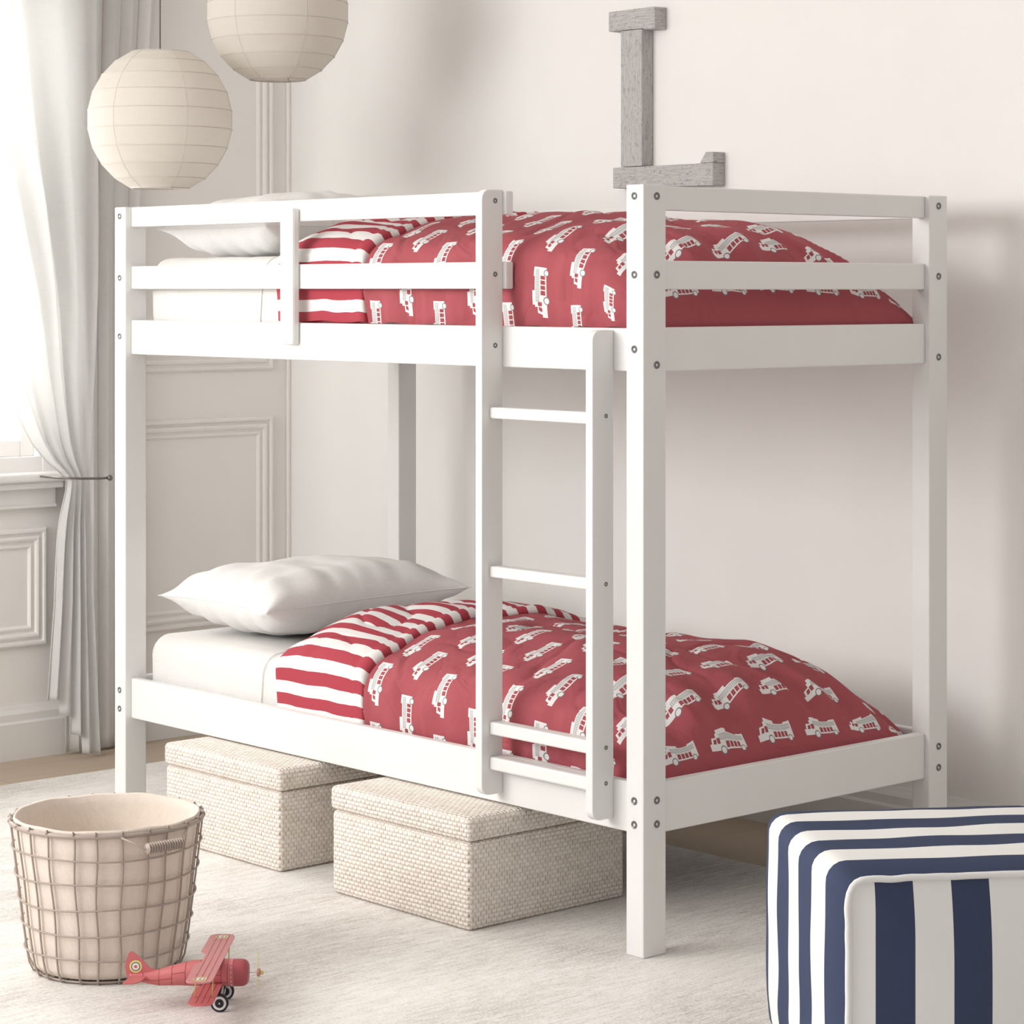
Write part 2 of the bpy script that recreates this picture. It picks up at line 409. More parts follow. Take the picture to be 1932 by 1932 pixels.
for (x0, y0, zb) in ((0, 0, 0), (0, L_-PY, 0), (W_-PX, 0, FZ), (W_-PX, L_-PY, FZ)):
    p = bbox('post', x0, x0+PX, y0, y0+PY, zb, HB, .0028)
    zf = (1.5405, 1.381, 1.230, .3154, .2673)
    if x0 == 0:
        for z in zf: bolt(p, 0, y0+.026, z, '-x')
    if y0 == 0:
        for z in (1.5405, 1.381, 1.198, .3154, .2673): bolt(p, x0+(.038 if x0 == 0 else .033), 0, z, '-y')
RX0, RX1 = .018, .040
# long front side
STY = .445
bbox('guard_rail', RX0, RX1, STY-.008, L_-PY, 1.5127, 1.5635)
bbox('guard_rail', RX0, RX1, STY-.008, L_-PY, 1.3525, 1.411)
bbox('side_rail', RX0, RX1, PY, L_-PY, 1.184, 1.272)
bbox('side_rail', RX0, RX1, PY, L_-PY, .2442, .3472)
# long back side
for z0, z1, n in ((1.5127, 1.562, 'guard_rail'), (1.3509, 1.4099, 'guard_rail'), (1.184, 1.2737, 'side_rail'), (.2442, .3472, 'side_rail')):
    bbox(n, W_-RX1, W_-RX0, PY, L_-PY, z0, z1)
# ends
for y0, y1 in ((.012, .036), (L_-.036, L_-.012)):
    for z0, z1 in ((1.5127, HB-.002), (1.3509, 1.4099), (1.184, 1.2737), (.2442, .3472)):
        bbox('end_rail', PX, W_-PX, y0, y1, z0, z1)
bbox('brace', -.004, RX0, 1.170, 1.2225, 1.2205, 1.5435, .006)
# slats under both mattresses
for zs in (.2460, 1.2165):
    for k in range(8):
        yy = .12+k*.235
        bbox('slat', RX1, W_-RX1, yy, yy+.07, zs, zs+.011, .002)
# ladder
lad = bpy.data.objects.new('ladder', None); COL.objects.link(lad); lad.parent = bed; lad.matrix_parent_inverse = BI
def stile(y0, y1, z0, z1):
    # a board with rounded front corners at both ends, profile in the x-z plane
    r = .022; x0, x1 = -.042, RX0
    pr = [(x1, z0), (x1, z1)]
    for k in range(7):
        a = pi/2+k*pi/12; pr.append((x0+r+r*cos(a), z1-r+r*sin(a)))
    for k in range(7):
        a = pi+k*pi/12; pr.append((x0+r+r*cos(a), z0+r+r*sin(a)))
    b = bmesh.new(); A = [b.verts.new((x, y0, z)) for x, z in pr]; B = [b.verts.new((x, y1, z)) for x, z in pr]
    b.faces.new(A); b.faces.new(B[::-1])
    n = len(pr)
    for j in range(n): b.faces.new((A[j], B[j], B[(j+1) % n], A[(j+1) % n]))
    bmesh.ops.recalc_face_normals(b, faces=b.faces[:])
    bmesh.ops.bevel(b, geom=[e for e in b.edges if abs(e.verts[0].co.y-e.verts[1].co.y) < 1e-6], offset=.002, segments=2, profile=.5, affect='EDGES')
    return bpart('stile', b, MAT['white_paint'], lad)
s1 = stile(.447, .468, .2668, 1.566); s2 = stile(.1045, .1252, .2662, 1.268)
for z in (1.542, 1.384, 1.231): bolt(s1, -.004, .447, z, '-y', .0056)
for z in (1.092, .748, .413, .340): bolt(s2, -.004, .1045, z, '-y', .0045)
for z0, z1 in ((1.0745, 1.099), (.7340, .7585), (.397, .4245), (.3215, .3495)):
    bbox('rung', -.021, .012, .1252, .447, z0, z1, .004, lad)

# ------------------------------------------------------------------ bedding
DZ = .972
def make_mattress(dz, label):
    e = empty('mattress', (.49, .97, .258+dz), label, 'mattress', 'mattresses on the bunk bed')
    x0, x1, y0, y1, z0, z1 = -.432, .432, -.925, .925, 0, .202
    bm = bmesh.new()
    NU, NV = 48, 90
    # rounded-box shell: section loop x-z swept along y with rounded ends
    def sect(k, n):
        pts = []
        r = .05; hx, hz = (x1-x0)/2, (z1-z0)/2
        per = []
        segs = [((-hx+r, hz), (hx-r, hz)), ('arc', hx-r, hz-r, pi/2, 0), ((hx, hz-r), (hx, -hz+r)), ('arc', hx-r, -hz+r, 0, -pi/2), ((hx-r, -hz), (-hx+r, -hz)), ('arc', -hx+r, -hz+r, -pi/2, -pi), ((-hx, -hz+r), (-hx, hz-r)), ('arc', -hx+r, hz-r, pi, pi/2)]
        for s_ in segs:
            if s_[0] == 'arc':
                for q in range(5):
                    a = s_[3]+(s_[4]-s_[3])*q/5; per.append((s_[1]+r*cos(a), s_[2]+r*sin(a)))
            else:
                m = 14 if abs(s_[0][0]-s_[1][0]) > .1 else 8
                for q in range(m): per.append((lerp(s_[0][0], s_[1][0], q/m), lerp(s_[0][1], s_[1][1], q/m)))
        return per
    base = sect(0, 0); P = []
    ys = [(-1, 0.0)]
    for k in range(6):
        a = k/6*pi/2; ys.append((y0+.06*(1-cos(a)), sin(a)))
    for k in range(NV+1): ys.append((lerp(y0+.06, y1-.06, k/NV), 1))
    for k in range(1, 7):
        a = k/6*pi/2; ys.append((y1-.06*(1-sin(pi/2-0)*cos(a))*0-.06*(1-sin(a)), cos(a)))
    ys = ys[1:]
    for (yy, g) in ys:
        row = []
        gx = 1-(1-g)*.06/.432; gz = 1-(1-g)*.06/.101
        wy = yy+.97; cov = sm(1.13, 1.26, wy); gx *= lerp(.935, 1, cov); hf = (.30+.70*sm(.04, .5, wy))*lerp(.86, 1, cov)
        for (px, pz) in base:
            p = Vector((px*gx, yy, pz*gz+.101))
            nn = noise.noise(Vector((p.x*3, p.y*11, p.z*3+dz*3)))*.004+noise.noise(Vector((p.x*9, p.y*26, p.z*5)))*.0016
            p.z *= hf; row.append(p+Vector((-nn if px < 0 else nn, 0, nn*.5 if pz > 0 else 0)))
        P.append(row)
    grid_mesh(bm, P, closed_v=True)
    bm.verts.ensure_lookup_table(); n = len(base)
    bm.faces.new(bm.verts[0:n]); bm.faces.new(bm.verts[(len(P)-1)*n:len(P)*n][::-1])
    bmesh.ops.recalc_face_normals(bm, faces=bm.faces[:])
    link_bm('fitted_sheet', bm, MAT['sheet'], e, True)
    b = bmesh.new(); pts = []
    for px, pz in base: pts.append((px*1.006, .395+.03*max(0, -pz/.101)*(-1 if pz > 0 else 1)*0+.02*(1-(pz+.101)/.202), pz*1.010+.101))
    add_tube(b, pts, .0013, 6, closed=True); link_bm('piping', b, MAT['sheet'], e, True)
    return e
make_mattress(0, 'white sheeted mattress on the lower bunk under the lower duvet')
make_mattress(DZ, 'white sheeted mattress on the upper bunk behind the guard rails')

def make_pillow(dz, label):
    e = empty('pillow', (.415, 1.628, .462+dz*(1 if dz == 0 else .980)), label, 'pillow', 'white pillows at the head of the bunks')
    A, B, T = .308, .235, .090
    N = 44
    def outline(u, v):
        x = A*u*(1-.075*(1-v*v)**1.0*abs(u)**3); y = B*v*(1-.10*(1-u*u)**1.0*abs(v)**3)
        c = (abs(u)*abs(v))**6*.05
        return x*(1+c), y*(1+c)
    bm = bmesh.new()
    for sgn in (1, -1):
        P = []
        for i in range(N+1):
            row = []
            for j in range(N+1):
                u = sin((i/N*2-1)*pi/2); v = sin((j/N*2-1)*pi/2)
                x, y = outline(u, v)
                t = T*max(0, (1-u**4))**.55*max(0, (1-v**4))**.55
                t *= 1 if sgn > 0 else .95
                edge = (1-abs(u)**3)*(1-abs(v)**3)
                rad = exp(-((1-abs(v))*3.0))*sin(u*23+2*sin(u*5))*.0085*(1-abs(v)**12)+exp(-((1-abs(u))*3.2))*sin(v*17)*.007*(1-abs(u)**12)
                wr = noise.noise(Vector((x*7, y*7, sgn*3+dz)))*.014*edge+noise.noise(Vector((x*17+3, y*12, sgn*2)))*.006*edge
                z = sgn*(t+rad*min(1, t/.03)) + wr*min(1, t/.05)
                z += .093-.008*(u*v)+.022*(1-edge)*(abs(u*v)**3)*0
                if sgn < 0: z = max(z, .003)
                row.append(Vector((x, y, z)))
            P.append(row)
        if sgn < 0: P = P[::-1]
        grid_mesh(bm, P)
    bmesh.ops.remove_doubles(bm, verts=bm.verts[:], dist=.0012)
    link_bm('pillowcase', bm, MAT['pillow'], e, True)
    b = bmesh.new(); pts = []
    for k in range(120):
        q = k/120*4; s_ = int(q); f_ = sin(((q-s_)*2-1)*pi/2)
        u, v = [(f_, -1), (1, f_), (-f_, 1), (-1, -f_)][s_]
        x, y = outline(u, v); pts.append((x, y, .093-.008*u*v))
    add_tube(b, pts, .0016, 5, closed=True); link_bm('seam', b, MAT['pillow'], e, True)
    e.rotation_euler = (radians(-2), radians(0), radians(-2))
    return e
make_pillow(0, 'plump white pillow lying on the lower bunk mattress')
make_pillow(DZ, 'white pillow on the upper bunk, rising behind the top guard rail')

# duvet section from the front drop, over the top and down the back
SEC = [(.056, .300), (.051, .345), (.050, .390), (.053, .430), (.067, .466), (.100, .496), (.160, .519), (.24, .535), (.35, .548), (.47, .552), (.60, .545), (.72, .527), (.81, .497), (.87, .457), (.908, .405), (.922, .355), (.925, .300)]
def catmull(P, n):
    out = []
    for i in range(len(P)-1):
        p0, p1, p2, p3 = P[max(i-1, 0)], P[i], P[i+1], P[min(i+2, len(P)-1)]
        for k in range(n):
            t = k/n
            out.append(tuple(.5*((2*p1[c])+(-p0[c]+p2[c])*t+(2*p0[c]-5*p1[c]+4*p2[c]-p3[c])*t*t+(-p0[c]+3*p1[c]-3*p2[c]+p3[c])*t**3) for c in (0, 1)))
    out.append(P[-1]); return out
SD = catmull(SEC, 8)
arc = [0]
for a, b in zip(SD, SD[1:]): arc.append(arc[-1]+sqrt((a[0]-b[0])**2+(a[1]-b[1])**2))
ATOT = arc[-1]
def sec_at(s):
    s = max(0, min(ATOT, s)); lo, hi = 0, len(arc)-1
    while hi-lo > 1:
        m = (lo+hi)//2
        if arc[m] <= s: lo = m
        else: hi = m
    t = (s-arc[lo])/(arc[hi]-arc[lo]); return lerp(SD[lo][0], SD[hi][0], t), lerp(SD[lo][1], SD[hi][1], t)
def foot(y):
    y0, y1 = .045, .56
    if y >= y1: return 1
    t = (y1-y)/(y1-y0)
    return max(0, 1-t**3)**.6
ZB = .300
def duvet_pt(s, y, lift=0, seed=0.):
    x, z = sec_at(s)
    h = foot(y)
    hd = 1-.16*sm(1.0, 1.33, y)*(0 if s < .12 else 1)
    z = ZB+(z-ZB)*h
    side = 1-sm(.06, .26, s)              # front drop
    top = sm(.1, .3, s)*(1-sm(ATOT-.35, ATOT-.08, s))
    # vertical folds on the front drop, broad puffs on top, foot gathers
    d = 0
    fold = noise.noise(Vector((y*13+seed, s*2.2, seed)))
    rdg = 1-abs(noise.noise(Vector((y*9+s*2, s*1.5, 50+seed))))*3.2
    d += side*(.011*fold+.009*max(0, rdg)*sm(.03, .12, s)+.003*noise.noise(Vector((y*38, s*6, 2+seed))))
    puff = noise.noise(Vector((s*4.6+seed, y*4.2, 5)))*.016+noise.noise(Vector((s*9, y*8+seed, 9)))*.007+noise.noise(Vector((s*15+y*9, y*13-s*10, seed)))*.003
    crease = abs(noise.noise(Vector((s*6-y*4, y*5+s*3, 21+seed))))
    puff += -.008*exp(-crease*18)
    ft = 1-sm(.07, .5, y)
    gath = noise.noise(Vector((s*12+seed, y*3.5, 31)))*.022*ft*sm(.0, .05, y-.052)+.024*max(0, 1-abs(noise.noise(Vector((s*7+y*3, y*2.2, 61+seed))))*3.2)*ft*sm(.0, .05, y-.052)
    zz = (puff*top*h+gath*(1-side)*min(1, h*1.6))
    nx = -d*1.0
    if x+nx < .043 and z < .352: nx = .043-x
    zz += side*.006*fold
    # outward normal roughly (-x on the front)
    n_ = Vector((-side, 0, 1-side*.8)); n_.normalize()
    p = Vector((x+nx, y, z+zz))
    if z < .35:
        p.x = min(p.x, .933)
    p.x = max(p.x, .0425)
    return p+n_*lift
def make_duvet(dz, label, seed):
    e = empty('duvet', (.49, .68, .462+dz), label, 'duvet', 'fire truck duvets on the bunks')
    inv = Vector((-.49, -.68, -.462))
    NS, NY = 190, 210
    bm = bmesh.new(); P = []; UV = []
    ylist = [.045+(1.13-.045)*(1-cos((k/NY)*pi/2)) for k in range(NY+1)]
    ya = [0]
    for a, b in zip(ylist, ylist[1:]):
        pa, pb = duvet_pt(ATOT*.45, a, 0, seed), duvet_pt(ATOT*.45, b, 0, seed)
        ya.append(ya[-1]+min((pb-pa).length, (b-a)*2.2))
    for i in range(NS+1):
        s_ = ATOT*i/NS; row = []; ur = []
        for k, y in enumerate(ylist):
            row.append(duvet_pt(s_, y, 0, seed)+inv); ur.append((s_, ya[k]))
        P.append(row); UV.append(ur)
    grid_mesh(bm, P, UV)
    # foot drop: a hanging edge tucked between mattress and foot rail
    P2 = []; U2 = []
    for i in range(NS+1):
        p = P[i][0]; P2.append([p+Vector((0, .004, -.04)), p]); U2.append([(UV[i][0][0], -.04), UV[i][0]])
    grid_mesh(bm, P2, U2)
    bmesh.ops.remove_doubles(bm, verts=bm.verts[:], dist=.0003)
    bmesh.ops.recalc_face_normals(bm, faces=bm.faces[:])
    o = link_bm('duvet_cover', bm, MAT['truck'], e, True)
    # folded-back striped section: a closed puffy loop lying across the duvet
    bm = bmesh.new(); P = []; UV = []
    NL = 64
    for i in range(NS+1):
        s_ = ATOT*i/NS; row = []; ur = []
        hemy = .955+.012*noise.noise(Vector((s_*6, seed, 0)))+.045*exp(-((s_-.52)/.22)**2)-.015*sm(.7, 1.1, s_)
        topy = 1.315+.012*noise.noise(Vector((s_*5, seed, 4)))-.02*exp(-((s_)/.1)**2)
        for k in range(NL):
            q = k/NL
            if q < .5:      # top side, from hem to fold
                t = q*2; y = lerp(hemy, topy, t)
                lift = .017*min(1, (t/.05))**.5*(1 if t < .9 else sqrt(max(0, 1-((t-.9)/.1)**2)))+.006*sin(t*pi)
                if .10 < t < .16: lift -= .0035*sin((t-.10)/.06*pi)
            else:
                t = 1-(q-.5)*2; y = lerp(hemy, topy, t)
                lift = -.004-.030*sm(.88, .97, t)*(1-sm(.975, 1, t)) - .012*sm(.9, 1, t)
            p = duvet_pt(s_, min(y, 1.26), lift, seed)
            p.y = y
            # rounding of the head-side fold down onto the mattress
            p.z -= .022*sm(1.16, 1.32, y)**2*sm(.1, .25, s_)
            nn = noise.noise(Vector((s_*9, y*7, 40+seed)))*.0035
            p.z += nn*(1 if q < .5 else 0)
            if s_ < .2 and q < .5: p.x -= .006*(1-s_/.2)*sin(min(1, t)*pi)
            p.x = max(p.x, .0415)
            row.append(p+inv); ur.append((s_, q))
        P.append(row); UV.append(ur)
    grid_mesh(bm, P, UV, closed_v=True)
    bmesh.ops.recalc_face_normals(bm, faces=bm.faces[:])
    o2 = link_bm('folded_edge', bm, MAT['red_stripe'], e, True); o2['label'] = 'red and white striped underside folded back'
    e.location.z = .462+dz
    return e
make_duvet(0, 'red duvet printed with white fire trucks spread over the lower bunk', 0.3)
make_duvet(DZ, 'red duvet printed with white fire trucks spread over the upper bunk', 0.3)

# ------------------------------------------------------------------ woven storage boxes
def wbox(name, x0, x1, y0, y1, z0, z1, parent, r=.011):
    b = bmesh.new(); t = bmesh.new(); bmesh.ops.create_cube(t, size=1)
    for v in t.verts: v.co = Vector(((x0+x1)/2+v.co.x*(x1-x0), (y0+y1)/2+v.co.y*(y1-y0), (z0+z1)/2+v.co.z*(z1-z0)))
    bmesh.ops.bevel(t, geom=t.edges[:], offset=r, segments=4, profile=.5, affect='EDGES'); t.normal_update()
    merge(b, t); b.normal_update(); box_uv(b)
    return link_bm(name, b, MAT['wicker'], parent, True)
def make_box(x, y, wx, wy, label):
    e = empty('storage_box', (x, y, 0), label, 'box', 'woven lidded boxes under the bed')
    wbox('body', .004, wx-.004, .004, wy-.004, 0, .186, e)
    wbox('lid', 0, wx, 0, wy, .187, .2405, e, .013)
    return e
make_box(-.1265, .3922, .466, .478, 'cream woven lidded box under the bed, nearer the ladder')
make_box(-.1035, 1.088, .466, .478, 'cream woven lidded box under the bed, nearer the curtains')

# ------------------------------------------------------------------ wooden letter on the back wall
let = empty('wall_letter', (XW-.023, 1.08, 1.621), 'weathered grey wooden letter L hanging on the wall', 'decoration')
LI = Matrix.Translation((-(XW-.023), -1.08, -1.621))
def lboard(name, pts, d0=.0, d1=.045):
    b = bmesh.new(); A = [b.verts.new((XW-d1, y, z)) for y, z in pts]; B = [b.verts.new((XW-d0-.0005, y, z)) for y, z in pts]
    b.faces.new(A); b.faces.new(B[::-1]); n = len(pts)
    for j in range(n): b.faces.new((A[j], B[j], B[(j+1) % n], A[(j+1) % n]))
    bmesh.ops.recalc_face_normals(b, faces=b.faces[:])
    bmesh.ops.bevel(b, geom=b.edges[:], offset=.0015, segments=1, affect='EDGES'); b.normal_update()
    uvl = b.loops.layers.uv.verify(); vert = name == 'stem'
    for f in b.faces:
        for l in f.loops:
            c = l.vert.co; a = c.y+c.x*(0 if abs(f.normal.x) > .5 else 1)
            l[uvl].uv = (c.z, a) if vert else (a, c.z)
    o = link_bm(name, b, MAT['letter'], let); o.matrix_parent_inverse = LI; return o
lboard('top_serif', [(1.2729, 2.0462), (1.2729, 2.0991), (1.0977, 2.1000), (1.0977, 2.0415), (1.140, 2.0420), (1.142, 2.0455)])
lboard('stem', [(1.2279, 1.680), (1.2279, 2.0445), (1.1473, 2.0445), (1.1473, 1.680)], d1=.0435)
lboard('base_bar', [(1.2565, 1.6235), (1.2565, 1.6785), (.8856, 1.6785), (.8856, 1.6200)])
lboard('foot_serif', [(.9345, 1.679), (.912, 1.7080), (.8856, 1.7072), (.8856, 1.679)], d1=.0445)

# ------------------------------------------------------------------ paper lanterns
def make_lantern(x, y, z, label):
    R = .193; e = empty('paper_lantern', (x, y, z), label, 'lantern', 'round paper lanterns')
    bm = bmesh.new(); zt = .915; nb = 9
    lv = []
    for k in range(nb+1):
        a = -1+2*k/nb; ang = a*math.asin(zt); lv.append((R*cos(ang), R*sin(ang)*1.03))
    prof = []
    for k in range(nb):
        for q in range(6):
            t = q/6; r = lerp(lv[k][0], lv[k+1][0], t); zz = lerp(lv[k][1], lv[k+1][1], t); prof.append((r+.0002*sin(t*pi), zz))
    prof.append(lv[-1])
    NS = 72
    add_lathe(bm, prof, NS, closed_ends=False)
    # paper tucked inwards at both openings
    add_lathe(bm, [(lv[0][0], lv[0][1]), (lv[0][0]-.012, lv[0][1]+.006)], NS, closed_ends=False); add_lathe(bm, [(lv[-1][0], lv[-1][1]), (lv[-1][0]-.012, lv[-1][1]-.006)], NS, closed_ends=False)
    bmesh.ops.remove_doubles(bm, verts=bm.verts[:], dist=.00005)
    link_bm('shade', bm, MAT['paper'], e, True)
    b = bmesh.new()
    for r, zz in lv[1:-1]: add_tube(b, [((r+.0002)*cos(2*pi*j/64), (r+.0002)*sin(2*pi*j/64), zz) for j in range(64)], .0011, 5, closed=True)
    for r, zz in (lv[0], lv[-1]): add_tube(b, [((r-.001)*cos(2*pi*j/64), (r-.001)*sin(2*pi*j/64), zz) for j in range(64)], .0015, 5, closed=True)
    link_bm('ribs', b, MAT['rib'], e, True)
    b = bmesh.new()
    for m in range(6):
        a = m*pi/3+.30
        add_tube(b, [((r-.0001)*cos(a), (r-.0001)*sin(a), zz) for r, zz in prof[::3]], .0008, 4)
    link_bm('seam', b, MAT['rib'], e, True)
    b = bmesh.new()
    rt, ztp = lv[-1]
    add_tube(b, [(0, 0, ztp), (0, 0, lv[0][1]+.05)], .0011, 5)
    for a in (.5, .5+pi/2):
        add_tube(b, [((rt-.001)*cos(a), (rt-.001)*sin(a), ztp), (0, 0, ztp-.004), (-(rt-.001)*cos(a), -(rt-.001)*sin(a), ztp)], .0012, 5)
        rb, zb_ = lv[0]
        add_tube(b, [((rb-.001)*cos(a), (rb-.001)*sin(a), zb_), (.25*rb*cos(a), .25*rb*sin(a), zb_+.05), (-.25*rb*cos(a), -.25*rb*sin(a), zb_+.05), (-(rb-.001)*cos(a), -(rb-.001)*sin(a), zb_)], .0011, 5)
    link_bm('frame', b, MAT['cord'], e, True)
    b = bmesh.new(); add_tube(b, [(0, 0, ztp-.01), (0, 0, 2.72-z-.0)], .0018, 6); link_bm('cord', b, MAT['cord'], e, True)
    return e
make_lantern(.1984, 2.028, 1.8033, 'round cream paper lantern hanging lower, in front of the curtain')
make_lantern(.5222, 1.939, 2.106, 'round cream paper lantern hanging higher, cut off at the top edge')

# ------------------------------------------------------------------ curtains
def left_edge(z):   # tied curtain, swept edge
    return interp([(0, .212), (.165, .222), (.45, .248), (.70, .262), (.80, .268), (.82, .255), (.86, .205), (.91, .170), (.98, .140), (1.12, .085), (1.35, .02), (1.6, -.08), (2.0, -.28), (2.5, -.55)], z)
def right_edge(z):
    return interp([(0, .395), (.4, .375), (.72, .362), (.80, .358), (.84, .362), (.95, .372), (1.2, .385), (1.6, .392), (2.5, .40)], z)
bm = bmesh.new(); P = []
NZ, NU = 150, 150
hem = lambda u: interp([(0, .175), (.27, .175), (.272, .130), (.5, .120), (.502, .070), (.72, .060), (.722, .010), (1, .003)], u)
for i in range(NZ+1):
    tz = i/NZ; row = []
    for j in range(NU+1):
        u = j/NU; z = lerp(hem(u), 2.52, tz)
        a, b = left_edge(z), right_edge(z)
        wdt = b-a
        tie = exp(-((z-.81)/.10)**2)
        above = sm(.75, 1.9, z)
        uu = u+.03*sin(u*9+z)*(1-tie)
        ph = uu*2*pi*(4.6)+.3*sin(z*1.6)
        amp = lerp(.011, .030, above)*(1-.45*tie)*(1+.35*sin(u*11+1))
        y = 2.635+amp*sin(ph)+.004*noise.noise(Vector((u*14, z*3, 1)))
        x = a+wdt*u+amp*.5*sin(ph*2)*.25
        y -= .03*(1-u)*tie
        y += .028*(u-.5)*0
        # soft drag folds towards the tie
        y += .006*sin((u*5.0+(z-.8)*1.0)*2*pi)*sm(.8, 1.0, z)*(1-sm(1.3, 2.2, z))
        row.append(Vector((x, min(y, 2.70), z)))
    P.append(row)
grid_mesh(bm, P)
cu = link_bm('curtain', bm, MAT['sheer'], None, True); sol = cu.modifiers.new('thickness', 'SOLIDIFY'); sol.thickness = .0012
tag(cu, 'white linen curtain swept back and tied in front of the window', 'curtain')
bm = bmesh.new(); P = []
for i in range(60):
    z = lerp(.002, 2.52, i/59); row = []
    xr = interp([(0, .605), (1.6, .605), (1.75, .612), (2.0, .635), (2.2, .648), (2.5, .655)], z)
    for j in range(91):
        u = j/90; xl = .33
        ph = u*2*pi*5.2+.35*sin(z*1.3)
        y = 2.715+.013*sin(ph)*(1-.25*cos(z))*(.85+.3*sin(u*7))
        row.append(Vector((lerp(xl, xr, u)+.004*sin(ph*2), min(y, 2.744), z)))
    P.append(row)
grid_mesh(bm, P)
cu = link_bm('curtain', bm, MAT['linen'], None, True); sol = cu.modifiers.new('thickness', 'SOLIDIFY'); sol.thickness = .0015
tag(cu, 'greige linen curtain hanging straight beside the tied one, behind the bed post', 'curtain')
# holdback
hb = empty('curtain_holdback', (.255, 2.76, .812), 'thin dark metal holdback with ball tip around the tied curtain', 'curtain holdback')
b = bmesh.new()
add_tube(b, [(.0, .006, .0), (-.012, -.05, .0), (-.018, -.10, .001), (-.015, -.165, .002), (.0, -.195, .002), (.03, -.203, 0), (.07, -.204, -.002), (.10, -.202, -.003), (.122, -.200, -.003)], .0033, 8)
link_bm('arm', b, MAT['tie'], hb, True)
b = bmesh.new(); bmesh.ops.create_uvsphere(b, u_segments=16, v_segments=10, radius=.0085, matrix=Matrix.Translation((.128, -.200, -.003))); link_bm('ball_tip', b, MAT['tie'], hb, True)
b = bmesh.new(); add_lathe(b, [(.013, 0), (.013, .003), (.006, .006)], 20, M=Matrix.Translation((0, .0065, 0)) @ Matrix.Rotation(pi/2, 4, 'X')); link_bm('wall_plate', b, MAT['tie'], hb)

# ------------------------------------------------------------------ wire basket with liner
bk = empty('wire_basket', (-.8320, .6812, 0), 'round taupe wire basket with a linen liner standing on the rug', 'basket', None, -YAW)
RT, RB, HT = .189, .150, .298
def rad(z): return lerp(RB, RT, (z/HT)**.9) - .006*exp(-z/.010)
NWR = 24
b = bmesh.new()
for k in range(NWR):
    a = 2*pi*k/NWR+.06+.02*sin(k*2.3)
    pts = []
    for q in range(15):
        z = HT*q/14; t = a+.012*sin(q*.7+k); pts.append(((rad(z)+.001)*cos(t), (rad(z)+.001)*sin(t), max(z, .003)))
    pts = [((rad(0)-.02)*cos(a), (rad(0)-.02)*sin(a), .003)]+pts+[((RT+.006)*cos(a), (RT+.006)*sin(a), HT+.003), ((RT+.003)*cos(a), (RT+.003)*sin(a), HT+.008), ((RT-.004)*cos(a), (RT-.004)*sin(a), HT+.003)]
    add_tube(b, pts, .0021, 6)
for q in range(1, 6):
    z = HT*q/6+.002
    add_tube(b, [((rad(z)+.0045)*cos(2*pi*j/96), (rad(z)+.0045)*sin(2*pi*j/96), z+.0022*sin(2*pi*j/96*3+q*1.7)) for j in range(96)], .0020, 6, closed=True)
for rr in (rad(0)-.004, rad(0)-.05, rad(0)-.10):
    add_tube(b, [(rr*cos(2*pi*j/64), rr*sin(2*pi*j/64), .0045) for j in range(64)], .0022, 6, closed=True)
link_bm('wire_mesh', b, MAT['wire'], bk, True)
b = bmesh.new(); add_tube(b, [((RT+.001)*cos(2*pi*j/96), (RT+.001)*sin(2*pi*j/96), HT) for j in range(96)], .0048, 8, closed=True)
link_bm('rim', b, MAT['wire'], bk, True)
b = bmesh.new(); NJ = 96
def lin(r, z, j, wob=1.):
    t = 2*pi*j/NJ; d = .0009*sin(t*24+1)*wob*min(1, z/.05)
    return Vector(((r+d)*cos(t), (r+d)*sin(t), z))
prof = [(.001, .009), (.08, .009), (rad(.01)-.010, .010), (rad(.03)-.0055, .025), (rad(.1)-.0055, .1), (rad(.2)-.0055, .2), (rad(.27)-.0055, .27), (RT-.0065, HT-.004), (RT-.004, HT+.006), (RT-.006, HT+.0105), (RT-.0105, HT+.008), (RT-.013, HT-.01), (rad(.2)-.013, .2), (rad(.1)-.012, .1), (rad(.03)-.014, .022), (.08, .0135), (.001, .0135)]
P = [[lin(r, z + (.0012*sin(2*pi*j/NJ*5+1)+.0008*sin(2*pi*j/NJ*11) if z > HT-.005 else 0), j, 1 if k < 8 else .3) for j in range(NJ)] for k, (r, z) in enumerate(prof)]
grid_mesh(b, P, closed_v=True); bmesh.ops.recalc_face_normals(b, faces=b.faces[:])
link_bm('liner', b, MAT['liner'], bk, True)
# swinging handle with coil grip (front right), angle measured from camera-right
hd = bpy.data.objects.new('handle', None); COL.objects.link(hd); hd.parent = bk
def rimpt(a, r=RT+.006, z=HT): return Vector((r*cos(a), r*sin(a), z))
for a0 in (radians(-50),):
    pa, pb = rimpt(a0-.40, RT+.004, HT-.002), rimpt(a0+.40, RT+.004, HT-.002)
    n = Vector((cos(a0), sin(a0), 0)); tdir = (pb-pa).normalized()
    mid = n*(RT+.026)+Vector((0, 0, HT-.022)); ga, gb = mid-tdir*.040, mid+tdir*.040
    b = bmesh.new(); add_tube(b, [pa, pa+(ga-pa)*.6, ga-tdir*.004, ga, gb, gb+tdir*.004, pb+(gb-pb)*.6, pb], .0025, 6); link_bm('bail', b, MAT['wire'], hd, True)
    b = bmesh.new(); pts = []; rr = []
    for q in range(169):
        t = q/168; pts.append(ga.lerp(gb, t)); rr.append(.0088+.0022*sin(t*2*pi*14))
    pts = [ga-tdir*.003]+pts+[gb+tdir*.003]; rr = [.0055]+rr+[.0055]
    add_tube(b, pts, rr, 16); link_bm('coil_grip', b, MAT['wire'], hd, True)

